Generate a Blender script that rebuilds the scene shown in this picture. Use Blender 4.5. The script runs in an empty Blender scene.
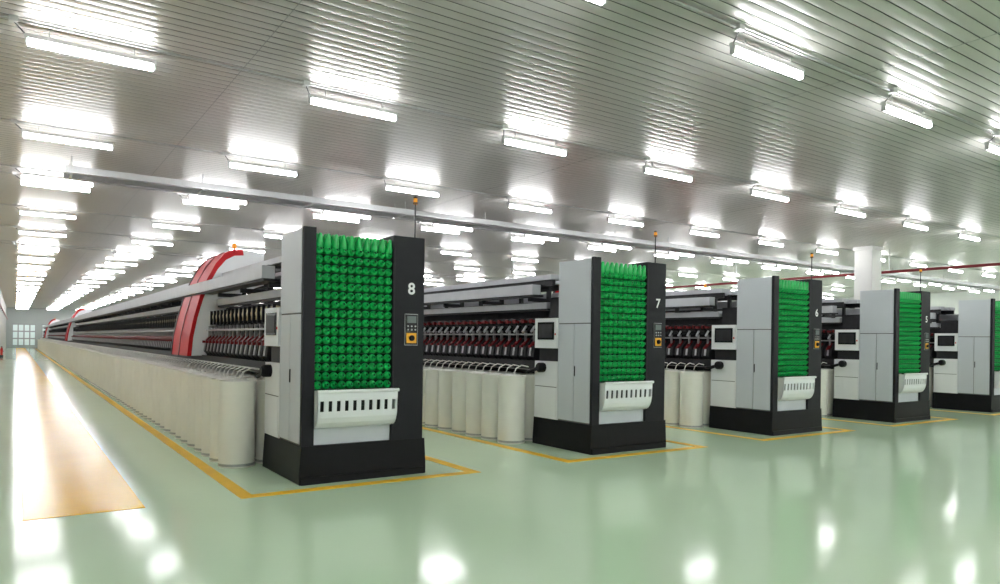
import bpy, math, random
from mathutils import Vector, Matrix
random.seed(3)
scene=bpy.context.scene
try:
    scene.view_settings.view_transform='Standard'
    scene.view_settings.look='None'
    scene.view_settings.exposure=.33
    scene.view_settings.gamma=1.0
except Exception as e: print(e)

# ---------------------------------------------------------------- materials
def mat(name,col,rough=.5,metal=0.,noise=0.,nscale=6.,emit=None,estr=0,coat=0.,bump=0.,spec=.5):
    m=bpy.data.materials.new(name); m.use_nodes=True
    nt=m.node_tree; b=nt.nodes['Principled BSDF']
    b.inputs['Base Color'].default_value=(*col,1); b.inputs['Roughness'].default_value=rough
    b.inputs['Metallic'].default_value=metal; b.inputs['Specular IOR Level'].default_value=spec
    b.inputs['Coat Weight'].default_value=coat; b.inputs['Coat Roughness'].default_value=.08
    if emit:
        b.inputs['Emission Color'].default_value=(*emit,1); b.inputs['Emission Strength'].default_value=estr
    if noise>0 or bump>0:
        tc=nt.nodes.new('ShaderNodeTexCoord'); n=nt.nodes.new('ShaderNodeTexNoise')
        n.inputs['Scale'].default_value=nscale; n.inputs['Detail'].default_value=4
        nt.links.new(tc.outputs['Object'],n.inputs['Vector'])
        if noise>0:
            r=nt.nodes.new('ShaderNodeValToRGB')
            r.color_ramp.elements[0].position=.3; r.color_ramp.elements[1].position=.7
            r.color_ramp.elements[0].color=(*[c*(1-noise) for c in col],1)
            r.color_ramp.elements[1].color=(*[min(1,c*(1+noise)) for c in col],1)
            nt.links.new(n.outputs['Fac'],r.inputs['Fac']); nt.links.new(r.outputs['Color'],b.inputs['Base Color'])
        if bump>0:
            bp=nt.nodes.new('ShaderNodeBump'); bp.inputs['Strength'].default_value=bump; bp.inputs['Distance'].default_value=.01
            nt.links.new(n.outputs['Fac'],bp.inputs['Height']); nt.links.new(bp.outputs['Normal'],b.inputs['Normal'])
    return m
M={}
M['floor']=mat('epoxy_green',(.655,.835,.615),.11,noise=.03,nscale=.35,spec=.22)
M['yellow']=mat('yellow_line',(.95,.56,.02),.3,noise=.05,nscale=3,spec=.12)
M['orange']=mat('orange_strip',(.96,.52,.03),.2,noise=.06,nscale=.8,spec=.05)
M['ceil']=mat('ceiling_aluminium',(.565,.545,.525),.36,metal=.42,noise=.03,nscale=.3,spec=.15)
M['seam']=mat('ceiling_seam',(.16,.16,.155),.5,metal=.3)
M['seaml']=mat('ceiling_joint',(.36,.36,.35),.4,metal=.5)
M['wall']=mat('wall_paint',(.70,.71,.70),.6,noise=.03,nscale=1)
M['wallf']=mat('far_wall_paint',(.45,.48,.48),.6,noise=.03,nscale=1)
M['col']=mat('column_paint',(.8,.8,.77),.5,noise=.03,nscale=1)
M['tube']=mat('lamp_tube',(1,1,1),.4,emit=(.985,.99,1),estr=36)
M['house']=mat('lamp_housing',(.6,.6,.6),.4)
M['glass']=mat('window_glow',(.8,.9,.9),.2,emit=(.85,.95,1),estr=.15)
M['frame']=mat('window_frame',(.40,.42,.43),.4)
M['grey']=mat('cabinet_grey',(.62,.645,.70),.4,noise=.02,nscale=2,spec=.4)
M['white']=mat('white_plastic',(.88,.89,.92),.35,noise=.02,nscale=2)
M['black']=mat('charcoal_paint',(.008,.008,.010),.45,noise=.15,nscale=8,spec=.2)
M['pillar']=mat('pillar_charcoal',(.016,.016,.020),.5,noise=.1,nscale=8,spec=.2)
M['dark']=mat('dark_metal',(.022,.022,.025),.45,metal=.0,noise=.2,nscale=9,spec=.3)
M['steel']=mat('brushed_steel',(.50,.50,.51),.3,metal=.8,noise=.08,nscale=12)
M['traym']=mat('tray_galvanised',(.50,.51,.52),.4,metal=.3,noise=.06,nscale=5)
M['rail']=mat('rail_grey',(.55,.56,.60),.4,metal=.2,noise=.05,nscale=4)
M['green']=mat('green_tube',(.003,.42,.085),.28,noise=.15,nscale=12,spec=.5)
M['greend']=mat('green_carrier_gap_shade',(.002,.045,.015),.5,noise=.2,nscale=15,spec=.1)  # carrier colour darkened to paint shade into the gaps between tubes
M['red']=mat('red_enamel',(.58,.010,.016),.42,noise=.05,nscale=3,spec=.2)
M['dred']=mat('dark_red_plastic',(.17,.010,.013),.4,noise=.15,nscale=20,spec=.3)
M['cream']=mat('can_cream',(.92,.91,.845),.42,noise=.03,nscale=3)
M['cotton']=mat('cotton_sliver',(.88,.87,.83),.9,noise=.06,nscale=30,bump=.3)
M['yarn']=mat('yarn_package',(.60,.53,.36),.85,noise=.1,nscale=25,bump=.3)
M['amber']=mat('amber_lens',(.9,.35,.02),.25,emit=(1,.35,.02),estr=.2)
M['screen']=mat('screen_glass',(.015,.02,.022),.12)
M['lcd']=mat('lcd_face',(.16,.19,.19),.2)
M['orangek']=mat('orange_knob',(.95,.45,.02),.35)
M['numwhite']=mat('number_paint',(.9,.9,.9),.5)
M['gap']=mat('panel_gap',(.12,.12,.13),.6)
M['pipe']=mat('red_pipe',(.26,.025,.035),.4,noise=.05,nscale=3)
M['ext']=mat('extinguisher_red',(.6,.02,.02),.3)

# ---------------------------------------------------------------- mesh builder
class MB:
    def __init__(s): s.v=[];s.f=[];s.m=[];s.s=[];s.mats=[]
    def mi(s,m):
        if m not in s.mats: s.mats.append(m)
        return s.mats.index(m)
    def add(s,vs,fs,m,smooth=False):
        o=len(s.v); k=s.mi(m); s.v+= [tuple(v) for v in vs]
        for f in fs: s.f.append(tuple(i+o for i in f)); s.m.append(k); s.s.append(smooth)
    def box(s,x0,x1,y0,y1,z0,z1,m):
        vs=[(x0,y0,z0),(x1,y0,z0),(x1,y1,z0),(x0,y1,z0),(x0,y0,z1),(x1,y0,z1),(x1,y1,z1),(x0,y1,z1)]
        s.add(vs,[(0,3,2,1),(4,5,6,7),(0,1,5,4),(1,2,6,5),(2,3,7,6),(3,0,4,7)],m)
    def lathe(s,p,d,prof,seg,m,smooth=True,caps=True):
        p=Vector(p); d=Vector(d).normalized()
        a=d.orthogonal().normalized(); b=d.cross(a)
        def ring(t,r): return [p+d*t+(a*math.cos(2*math.pi*i/seg)+b*math.sin(2*math.pi*i/seg))*r for i in range(seg)]
        for k in range(len(prof)-1):
            mm=prof[k][2] if len(prof[k])>2 else m
            vs=ring(prof[k][0],prof[k][1])+ring(prof[k+1][0],prof[k+1][1])
            s.add(vs,[(i,(i+1)%seg,seg+(i+1)%seg,seg+i) for i in range(seg)],mm,smooth)
        if caps:
            for (pr,rev) in ((prof[0],True),(prof[-1],False)):
                if pr[1]>1e-5:
                    r=ring(pr[0],pr[1]); f=list(range(seg))
                    if rev:f=f[::-1]
                    s.add(r,[f],m)
    def cyl(s,p,q,r,m,seg=8):
        d=Vector(q)-Vector(p); s.lathe(p,d,[(0,r),(d.length,r)],seg,m)
    def prism_y(s,poly,y0,y1,m,mside=None,smooth=False):
        n=len(poly)
        vs=[(x,y0,z) for x,z in poly]+[(x,y1,z) for x,z in poly]
        s.add(vs,[tuple(range(n)),tuple(range(2*n-1,n-1,-1))],m)
        s.add(vs,[(i,n+i,n+(i+1)%n,(i+1)%n) for i in range(n)],mside or m,smooth)
    def copy(s,other,off,mirror_x=None):
        o=len(s.v)
        if mirror_x is None:
            s.v+=[(x+off[0],y+off[1],z+off[2]) for x,y,z in other.v]
            s.f+=[tuple(i+o for i in f) for f in other.f]
        else:
            s.v+=[(2*mirror_x-x+off[0],y+off[1],z+off[2]) for x,y,z in other.v]
            s.f+=[tuple(i+o for i in reversed(f)) for f in other.f]
        s.m+=[s.mi(other.mats[k]) for k in other.m]; s.s+=other.s
    def mesh(s,name,fix=True):
        me=bpy.data.meshes.new(name); me.from_pydata(s.v,[],s.f)
        for m in s.mats: me.materials.append(M[m])
        me.polygons.foreach_set('material_index',s.m); me.polygons.foreach_set('use_smooth',s.s)
        me.update()
        return me
def obj(name,me,parent=None,loc=(0,0,0),bevel=0):
    if isinstance(me,MB): me=me.mesh(name)
    o=bpy.data.objects.new(name,me); scene.collection.objects.link(o); o.location=loc
    if parent: o.parent=parent
    if bevel:
        b=o.modifiers.new('bevel','BEVEL'); b.width=bevel; b.segments=2; b.limit_method='ANGLE'; b.angle_limit=math.radians(50)
        b.harden_normals=False
    return o
def empty(name,loc=(0,0,0)):
    o=bpy.data.objects.new(name,None); scene.collection.objects.link(o); o.location=loc; o.empty_display_size=.3
    return o

# ---------------------------------------------------------------- room
XL,XR,YN,YF=-.9,45.,-17.,104.
HC=4.80
b=MB(); b.box(XL-.2,XR+.2,YN-.2,YF+.2,-.1,0,'floor'); obj('floor',b)
# slatted ceiling
b=MB(); pitch=.15; n=int((YF-YN)/pitch)
for i in range(n+1):
    y=YN+i*pitch
    g=.012
    b.add([(XL,y,HC+.02),(XR,y,HC+.02),(XR,y+g,HC+.02),(XL,y+g,HC+.02)],[(0,3,2,1)],'seam')
    b.add([(XL,y+g,HC+.02),(XR,y+g,HC+.02),(XR,y+g,HC),(XL,y+g,HC)],[(0,3,2,1)],'seam')
    b.add([(XL,y+pitch,HC+.02),(XR,y+pitch,HC+.02),(XR,y+pitch,HC),(XL,y+pitch,HC)],[(0,1,2,3)],'seam')
    K=8; w=pitch-g; vs=[];fs=[]
    for k in range(K+1):
        u=k/K; z=HC-.0055*(1-(2*u-1)**2)
        vs+=[(XL,y+g+u*w,z),(XR,y+g+u*w,z)]
    for k in range(K): fs.append((2*k,2*k+2,2*k+3,2*k+1))
    b.add(vs,fs,'ceil',True)
for x in [2.2+6*k for k in range(8)]:
    b.box(x-.005,x+.005,YN,YF,HC-.006,HC+.005,'seaml')
b.box(XL-.2,XR+.2,YN-.2,YF+.2,HC+.04,HC+.15,'wall')
obj('ceiling',b)
b=MB(); b.box(XL-.2,XL,YN,YF,0,HC+.04,'wall'); obj('wall_left',b)
b=MB(); b.box(XR,XR+.2,YN,YF,0,HC+.04,'wall'); obj('wall_right',b)
b=MB(); b.box(XL-.2,XR+.2,YN-.2,YN,0,HC+.04,'wall'); obj('wall_back',b)
b=MB(); b.box(XL-.2,XR+.2,YF,YF+.2,0,HC+.04,'wallf'); obj('wall_far',b)
b=MB(); b.box(XL,XL+.02,YN,YF,0,.12,'frame'); obj('baseboard_left',b)
for k in range(4):
    b=MB(); x=-.3+k*3.0
    b.box(x,x+2.4,YF-.05,YF,.2,2.9,'frame')
    for i in range(4):
        for j in range(3):
            b.box(x+.08+i*.59,x+.08+i*.59+.46,YF-.07,YF-.04,.3+j*.87,.3+j*.87+.72,'glass')
    obj('window_%d'%(k+1),b)
# floor paint
T=.004
b=MB(); b.box(.07,1.02,7.3,YF-2,0,T,'orange'); obj('painted_walkway_strip',b)
MX=[2.575,6.77,11.0,15.22,19.9,24.7]
LEN=88.
for x in MX:
    b=MB(); w=.14; xa,xb,ya,yb=x-.71,x+2.12,7.22,7.5+LEN+1
    b.box(xa,xa+w,ya,yb,0,T,'yellow'); b.box(xb-w,xb,ya,yb,0,T,'yellow')
    b.box(xa+w,xb-w,ya,ya+w,0,T,'yellow'); b.box(xa+w,xb-w,yb-w,yb,0,T,'yellow')
    obj('yellow_floor_marking',b)
# columns
for (x,y) in [(22.75,12.2),(22.75,24.4),(22.75,48.8)]:
    b=MB(); b.box(x-.29,x+.29,y-.29,y+.29,0,HC,'col'); b.box(x-.31,x+.31,y-.31,y+.31,0,.15,'frame')
    b.box(x-.33,x+.33,y-.33,y+.33,HC-.12,HC,'col')
    obj('support_column',b,bevel=.015)
# ceiling lights
LZ=4.62
ys=[-16,-11.9,-7.7,-3.6,.54,4.68,8.82,12.96,16.4,17.1]  # rearmost rows are unseen, added behind the camera to brighten machine fronts
y=21.3
k=0
while y<YF-2:
    ys.append(y); 
    if k%3==2: ys.append(y+.7)
    y+=4.14;k+=1
xs=[.66+3.0*i for i in range(15)]
for xx in xs:
    b=MB()
    for yy in ys:
        near = yy<30
        sg=10 if near else 5
        b.box(xx-.62,xx+.62,yy-.03,yy+.03,LZ+.042,LZ+.085,'house')
        b.cyl((xx-.59,yy,LZ),(xx+.59,yy,LZ),.036,'tube',sg)
        for sx in (-1,1):
            b.box(xx+sx*.60-.012,xx+sx*.60+.012,yy-.028,yy+.028,LZ-.035,LZ+.05,'house')
            b.box(xx+sx*.4-.006,xx+sx*.4+.006,yy-.006,yy+.006,LZ+.08,HC+.0,'house')
    obj('fluorescent_light_row',b)
# conduits
b=MB()
for yy in ys[:14]:
    b.cyl((XL,yy-.16,HC-.03),(XR,yy-.16,HC-.03),.013,'steel',6)
    for xx in xs:
        b.box(xx-.75,xx-.67,yy-.2,yy-.12,HC-.06,HC,'house')
        b.cyl((xx-.71,yy-.16,HC-.05),(xx-.6,yy,LZ+.07),.008,'dark',5)
obj('ceiling_conduit',b)
b=MB()
for (yy,z0,h) in ((14.75,4.50,.11),(15.3,4.5,.07)):
    b.box(.7,44,yy-.05,yy+.05,z0,z0+h,'traym')
    b.box(.7,44,yy-.07,yy+.07,z0-.012,z0,'steel')
for k in range(20):
    x=.8+k*2.2
    for yy in (14.75,15.3): b.cyl((x,yy,4.55),(x,yy,HC),.01,'steel',6)
    b.box(x-.02,x+.02,14.7,15.35,4.47,4.5,'steel')
obj('cable_tray',b)
b=MB(); b.cyl((23.7,YN,4.05),(23.7,YF,4.05),.045,'pipe',12)
for k in range(18): b.cyl((23.7,-6+k*6,4.1),(23.7,-6+k*6,HC),.012,'steel',6)
obj('sprinkler_pipe',b)
b=MB(); b.cyl((XL+.12,YN,3.4),(XL+.12,YF,3.4),.05,'pipe',10)
for k in range(20): b.box(XL,XL+.12,-5+k*5.5,-4.96+k*5.5,3.38,3.42,'steel')
obj('wall_pipe',b)
b=MB()
b.lathe((XL+.14,60,.15),(0,0,1),[(0,.08),(.42,.08),(.5,.03),(.56,.03)],14,'ext'); b.box(XL+.1,XL+.18,59.98,60.02,.70,.75,'black')
b.cyl((XL,60,.5),(XL+.1,60,.5),.015,'black'); b.cyl((XL+.2,60,.72),(XL+.24,60,.35),.012,'black')
b.box(XL+.02,XL+.24,59.9,60.1,0,.15,'dark')
obj('fire_extinguisher',b)

# ---------------------------------------------------------------- machine parts
Hm=2.82
b=MB(); b.prism_y([(-.02,0),(1.53,0),(1.53,.1),(1.51,.42),(0,.42),(-.02,.1)],0,1.36,'black')
b.prism_y([(-.0,0),(1.51,0),(1.51,.08),(0,.08)],-.02,0,'black')
me_plinth=b.mesh('plinth')
b=MB()
b.box(.006,.14,.05,.77,.42,Hm-.02,'gap')
b.box(.14,1.07,.5,.77,.42,Hm-.06,'grey')
b.box(-.006,.02,.055,.40,.44,1.865,'grey'); b.box(-.006,.02,.412,.77,.44,1.865,'grey')
b.box(-.006,.13,.055,.77,1.88,Hm-.02,'grey')
b.box(-.02,-.006,.37,.385,1.1,1.25,'black')
b.box(.14,1.07,.04,.5,.42,.62,'grey')
b.box(1.1,1.48,.4,.77,.42,Hm-.02,'grey')
me_shell=b.mesh('cabinet_shell')
b=MB()
b.box(0,.14,0,.05,.42,Hm,'pillar')
b.box(1.07,1.48,0,.4,.42,Hm,'pillar')
b.box(.14,1.07,.42,.5,1.0,Hm-.06,'dark')
b.box(1.085,1.095,-.003,0,.5,Hm-.1,'dark')
me_pillar=b.mesh('front_pillars')
# tube magazine
b=MB(); cols=10; px=.93/cols; pz=.1; rows=18
for r in range(rows):
    z=1.03+.055+r*pz
    if z>2.61: break
    b.box(.14,1.07,.035,.07,z-.058,z-.048,'greend')  # thin carrier bar, its dark colour painting the shadow line between rows
    for c in range(cols):
        x=.14+px*(c+.5); y=.02+random.uniform(-.006,.006)
        b.lathe((x,y,z),(random.uniform(-.10,.10),1,-.18),[(-.040,.012,'green'),(-.036,.020,'green'),(-.010,.026,'green'),(.002,.040,'green'),(.010,.0445,'green'),(.030,.0445,'green'),(.036,.034,'green'),(.26,.026,'green')],14,'green',caps=False)
        b.lathe((x,y-.034,z+.006),(0,1,-.18),[(0.02,.0,'dark'),(.0,.012,'greend')],8,'greend',caps=False)
b.box(.14,1.07,.20,.22,1.02,2.64,'greend')
for c in range(cols):
    for r in range(4):
        x=.14+px*(c+.5)
        b.lathe((x,.05+r*.10,2.62+.006*r),(random.uniform(-.06,.06),-.22,1),[(0,.046),(.03,.044),(.09,.032),(.14,.020),(.15,.008)],12,'green')
b.box(.14,1.07,.06,.42,2.595,2.615,'greend')
me_mag=b.mesh('green_tube_magazine')
# tray
b=MB()
x0,x1=.14,1.09
prof=[(-.12,1.02),(-.12,.94),(-.118,.915),(-.112,.80),(-.10,.73),(-.075,.67),(-.04,.63),(.02,.605)]
def strip(xa,xb,i0,i1,m='white',sm=False):
    t=.012
    for i in range(i0,i1):
        (ya,za),(yb,zb)=prof[i],prof[i+1]
        vs=[(xa,ya,za),(xb,ya,za),(xb,yb,zb),(xa,yb,zb),(xa,ya+t,za),(xb,ya+t,za),(xb,yb+t,zb),(xa,yb+t,zb)]
        b.add(vs,[(0,3,2,1),(4,5,6,7),(0,1,5,4),(1,2,6,5),(2,3,7,6),(3,0,4,7)],m,sm)
strip(x0,x1,0,2); strip(x0,x1,3,7)
ns=10; sp=(x1-x0)/ns
for k in range(ns+1):
    xc=x0+k*sp; strip(max(x0,xc-.026),min(x1,xc+.026),2,3)
b.cyl((x0-.01,-.125,1.02),(x1+.01,-.125,1.02),.02,'white',12)
for xx in (x0,x1-.012):
    pl=[(-.12,1.02),(-.118,.915),(-.112,.80),(-.10,.73),(-.075,.67),(-.04,.63),(-.001,.61),(-.001,1.02)]
    n=len(pl); vs=[(xx,y,z) for y,z in pl]+[(xx+.012,y,z) for y,z in pl]
    b.add(vs,[tuple(range(n)),tuple(range(2*n-1,n-1,-1))]+[(i,n+i,n+(i+1)%n,(i+1)%n) for i in range(n)],'white')
b.box(x0+.02,1.06,-.0,.03,.64,1.0,'dark')
me_tray=b.mesh('perforated_tray')
# control panel
b=MB()
b.box(1.23,1.39,-.015,0,1.54,1.90,'dark'); b.box(1.224,1.396,-.008,0,1.534,1.906,'steel')
b.box(1.25,1.37,-.02,-.014,1.80,1.88,'lcd')
for r in range(2):
    for c in range(3): b.lathe((1.262+c*.048,-.014,1.76-r*.04),(0,-1,0),[(0,.010),(.012,.009)],10,'traym')
b.box(1.245,1.375,-.018,-.014,1.56,1.68,'orangek')
b.lathe((1.31,-.018,1.62),(0,-1,0),[(0,.034),(.02,.034),(.03,.026)],14,'black')
me_panel=b.mesh('control_panel')
# rear side box with screen
b=MB()
b.box(-.03,.5,.775,1.32,1.50,1.96,'white'); b.box(-.04,-.03,.84,1.24,1.63,1.90,'screen'); b.box(-.046,-.04,.87,1.21,1.66,1.87,'dark')
b.box(.05,.5,.775,1.3,1.3,1.5,'dark'); b.box(-.01,.5,.775,1.34,.42,1.3,'white')
b.box(-.018,-.01,.80,1.31,.46,.9,'white'); b.box(-.0125,-.01,.79,1.32,.905,.915,'gap')
b.lathe((-.01,1.12,1.20),(-1,0,0),[(0,.075),(.09,.075),(.12,.05)],16,'black'); b.cyl((-.08,1.12,1.2),(-.08,1.42,1.12),.03,'black',8)
b.box(.5,1.48,.775,1.34,.42,1.9,'grey'); b.box(.25,1.25,.775,1.3,1.96,2.3,'dark')
b.box(-.034,-.03,.80,.83,1.7,1.73,'red')
me_box=b.mesh('rear_drive_box')
# beacon
b=MB()
b.cyl((1.45,.2,Hm),(1.45,.2,Hm+.44),.009,'dark',8); b.lathe((1.45,.2,Hm),(0,0,1),[(0,.035),(.02,.03)],12,'dark')
b.lathe((1.45,.2,Hm+.44),(0,0,1),[(0,.028,'dark'),(.02,.028,'dark'),(.02,.026,'amber'),(.06,.026,'amber'),(.07,.02,'dark'),(.085,.028,'dark'),(.10,.0,'dark')],12,'amber')
me_beacon=b.mesh('signal_beacon')
# core body
Y0,Y1=1.36,LEN
b=MB()
b.box(.45,1.05,Y0,Y1,0,1.35,'dark'); b.box(.36,1.14,Y0,Y1,1.2,1.75,'black'); b.box(.5,1.0,Y0,Y1,1.75,2.12,'dark')
for s in (0,1):
    def X(x): return x if s==0 else 1.5-x
    def bx(xa,xb,z0,z1,m,ya=Y0,yb=Y1):
        a,c=sorted((X(xa),X(xb))); b.box(a,c,ya,yb,z0,z1,m)
    bx(.02,.07,1.15,1.19,'steel'); bx(.00,.02,1.16,1.30,'dark')
    bx(.06,.12,1.70,1.725,'steel')
    bx(-.06,.10,2.34,2.50,'rail'); bx(-.04,.16,2.31,2.34,'dark')
    bx(.22,.32,2.13,2.23,'rail'); bx(.24,.34,2.10,2.13,'dark')
    bx(.30,.58,2.60,2.68,'rail'); bx(.34,.40,2.50,2.60,'dark')
    y=Y0+.3
    while y<Y1:
        bx(.12,.5,2.25,2.31,'dark',y,y+.06); bx(.5,.56,2.0,2.6,'dark',y,y+.06); bx(.1,.6,2.5,2.54,'dark',y,y+.06)
        bx(.44,.5,0,1.2,'black',y,y+.06)
        y+=1.38
b.box(.02,1.48,Y1,Y1+.9,0,2.0,'grey')
me_core=b.mesh('machine_core')
# spinning unit
def unit(pack):
    u=MB(); w=.088
    u.prism_y([(.36,1.22),(.14,1.24),(.03,1.36),(.05,1.50),(.20,1.66),(.36,1.66)],-w,w,'dark')
    u.prism_y([(.028,1.37),(.048,1.50),(.038,1.505),(.018,1.37)],-.02,.02,'steel')
    u.box(.0,.04,-.022,.022,1.50,1.54,'dred')
    u.prism_y([(.06,1.53),(.17,1.64),(.16,1.66),(.05,1.55)],-.035,.035,'dred')
    u.box(.09,.13,-.012,.012,1.6,1.78,'steel')
    u.lathe((.10,0,1.30),(-.3,0,-1),[(0,.03),(.08,.028),(.13,.012)],8,'black')
    for sy in (-.095,.085):
        u.prism_y([(.24,1.66),(.27,1.66),(.20,1.93),(.13,1.95),(.13,1.92),(.18,1.9)],sy,sy+.01,'black')
    if pack:
        u.lathe((.20,-.06,1.93),(0,1,0),[(0,.03,'dark'),(0,.062,'yarn'),(.12,.088,'yarn'),(.12,.03,'dark')],14,'yarn',caps=False)
        u.lathe((.20,-.085,1.93),(0,1,0),[(0,.028),(.17,.028)],8,'dark')
        u.box(.10,.14,-.095,-.07,1.80,2.03,'black')
    else:
        u.lathe((.20,-.08,1.92),(0,1,0),[(0,.05),(.16,.062)],10,'dark')
        u.lathe((.16,-.085,1.93),(0,1,0),[(0,.033),(.04,.036)],10,'dred')
        u.box(.04,.12,-.03,.03,1.90,1.94,'dred')
        u.prism_y([(.05,1.74),(.13,1.84),(.11,1.86),(.03,1.76)],-.016,.016,'rail')
    u.lathe((.27,-.085,1.80),(0,1,0),[(0,.06),(.17,.06)],10,'black')
    pts=[(.06,0,1.18),(-.02,.0,1.20),(-.12,.02,1.22),(-.22,.03,1.17),(-.28,.03,1.04)]
    for p,q in zip(pts[:-1],pts[1:]): u.cyl(p,q,.009,'cotton',5)
    return u
def units(pack):
    b=MB(); u=unit(pack); y=Y0+.16
    while y<Y1-.1:
        b.copy(u,(0,y,0)); b.copy(u,(0,y,0),mirror_x=.75); y+=.23
    return b.mesh('spinning_units')
me_unitsA=units(True); me_unitsB=units(False)
# service carriage
b=MB()
outer=[(-.23,1.28),(-.20,1.6),(-.13,1.95),(-.04,2.28),(.07,2.58),(.20,2.84),(.34,3.02),(.48,3.10),(.64,3.11),(.82,3.095),(1.0,3.06)]
inner=[(.24,1.30),(.235,1.50),(.25,1.72),(.30,1.92),(.365,2.07),(.44,2.18),(.52,2.26),(.62,2.33),(.74,2.40),(.86,2.46),(1.0,2.51)]
def lerp(A,B,t): return [(a[0]*(1-t)+c[0]*t,a[1]*(1-t)+c[1]*t) for a,c in zip(A,B)]
def band(A,B,y0,y1,m,smooth=True):
    n=len(A)
    for i in range(n-1):
        q=[A[i],A[i+1],B[i+1],B[i]]
        b.add([(x,y0,z) for x,z in q],[(0,1,2,3)],m); b.add([(x,y1,z) for x,z in q],[(3,2,1,0)],m)
    for C,rev in ((A,0),(B,1)):
        vs=[(x,y0,z) for x,z in C]+[(x,y1,z) for x,z in C]
        b.add(vs,[(i,i+1,n+i+1,n+i) if rev else (i,n+i,n+i+1,i+1) for i in range(n-1)],m,smooth)
    for i in (0,n-1):
        b.add([(A[i][0],y0,A[i][1]),(B[i][0],y0,B[i][1]),(B[i][0],y1,B[i][1]),(A[i][0],y1,A[i][1])],[(0,1,2,3)],m)
band(outer[:9],lerp(outer,inner,.14)[:9],0,1.45,'red')
band(outer[8:],lerp(outer,inner,.14)[8:],0,1.45,'white')
band(lerp(outer,inner,.14),inner,.0,1.42,'white')
lo=lerp(outer,inner,-.02)[:9]
band(lo,outer[:9],.70,.74,'dred'); band(lo,outer[:9],1.38,1.46,'dark')
b.box(.2,.6,.1,1.3,1.75,2.1,'dark'); b.box(.0,.3,.1,1.3,1.3,1.55,'dark')
b.cyl((.62,.5,3.08),(.62,.5,3.17),.02,'dark'); b.lathe((.62,.5,3.17),(0,0,1),[(0,.035),(.07,.035),(.09,.025),(.095,0)],12,'amber')
me_carr=b.mesh('service_carriage')
# cans
def can_mesh():
    c=MB()
    c.lathe((0,0,0),(0,0,1),[(0,.216),(.02,.220,'steel'),(.05,.220),(.05,.215),(1.02,.215),(1.02,.226,'cream'),(1.06,.226),(1.06,.212),(1.00,.212)],22,'cream',caps=False)
    c.lathe((0,0,.98),(0,0,1),[(0,.210),(.06,.20),(.09,.12),(.10,0)],12,'cotton',caps=False)
    return c
c=can_mesh()
def canlow():
    c=MB()
    c.lathe((0,0,0),(0,0,1),[(0,.215),(1.02,.215),(1.02,.226),(1.06,.226),(1.06,.212)],14,'cream',caps=False)
    c.lathe((0,0,1.0),(0,0,1),[(0,.210),(.06,.12),(.07,0)],10,'cotton',caps=False)
    return c
cl=canlow()
b=MB(); y=1.58
while y<LEN-.3:
    src=c if y<25 else cl
    j=random.uniform(-.012,.012)
    b.copy(src,(-.27+j,y,0))
    b.copy(src,(.20,y+.1,0)) if y<40 else None
    y+=.48
me_cans=b.mesh('sliver_can_row')

labels=['8','7','6','5','4','3']
for i,x in enumerate(MX):
    root=empty('rotor_spinning_machine',(x,7.55,0))
    obj('plinth',me_plinth,root,bevel=.012)
    obj('cabinet_shell',me_shell,root,bevel=.004)
    obj('front_pillars',me_pillar,root,bevel=.01)
    obj('green_tube_magazine',me_mag,root)
    obj('perforated_tray',me_tray,root)
    obj('control_panel',me_panel,root)
    obj('rear_drive_box',me_box,root,bevel=.01)
    obj('signal_beacon',me_beacon,root)
    obj('machine_core',me_core,root)
    obj('spinning_units',me_unitsA if i==0 else me_unitsB,root)
    for yy in ([5.0,38.5,73.5] if i!=1 else [9,42,76]): obj('service_carriage',me_carr,root,(0,yy,0))
    cu=bpy.data.curves.new('number_label','FONT'); cu.body=labels[i]; cu.size=.19; cu.extrude=.001; cu.align_x='CENTER'; cu.align_y='CENTER'; cu.offset=.004
    cu.materials.append(M['numwhite'])
    t=bpy.data.objects.new('number_label',cu); scene.collection.objects.link(t); t.parent=root
    t.location=(1.31,-.003,2.2); t.rotation_euler=(math.pi/2,0,0)
    obj('sliver_can_row',me_cans,None,(x,7.55,0))
    o=obj('sliver_can_row',me_cans,None,(x+1.5,7.55,0)); o.scale=(-1,1,1)

# ---------------------------------------------------------------- world + camera
w=bpy.data.worlds.new('world'); scene.world=w; w.use_nodes=True
w.node_tree.nodes['Background'].inputs[0].default_value=(.8,.85,.9,1); w.node_tree.nodes['Background'].inputs[1].default_value=.3
cam=bpy.data.cameras.new('camera'); co=bpy.data.objects.new('camera',cam); scene.collection.objects.link(co)
cam.sensor_width=36; cam.lens=25.49; cam.shift_y=.049; cam.clip_end=300; cam.clip_start=.05
R=Matrix.Rotation(math.radians(-34.41),4,'Z')@Matrix.Rotation(math.radians(90),4,'X')@Matrix.Rotation(math.radians(.8),4,'Z')
co.matrix_world=Matrix.Translation((0,0,1.60))@R
scene.camera=co
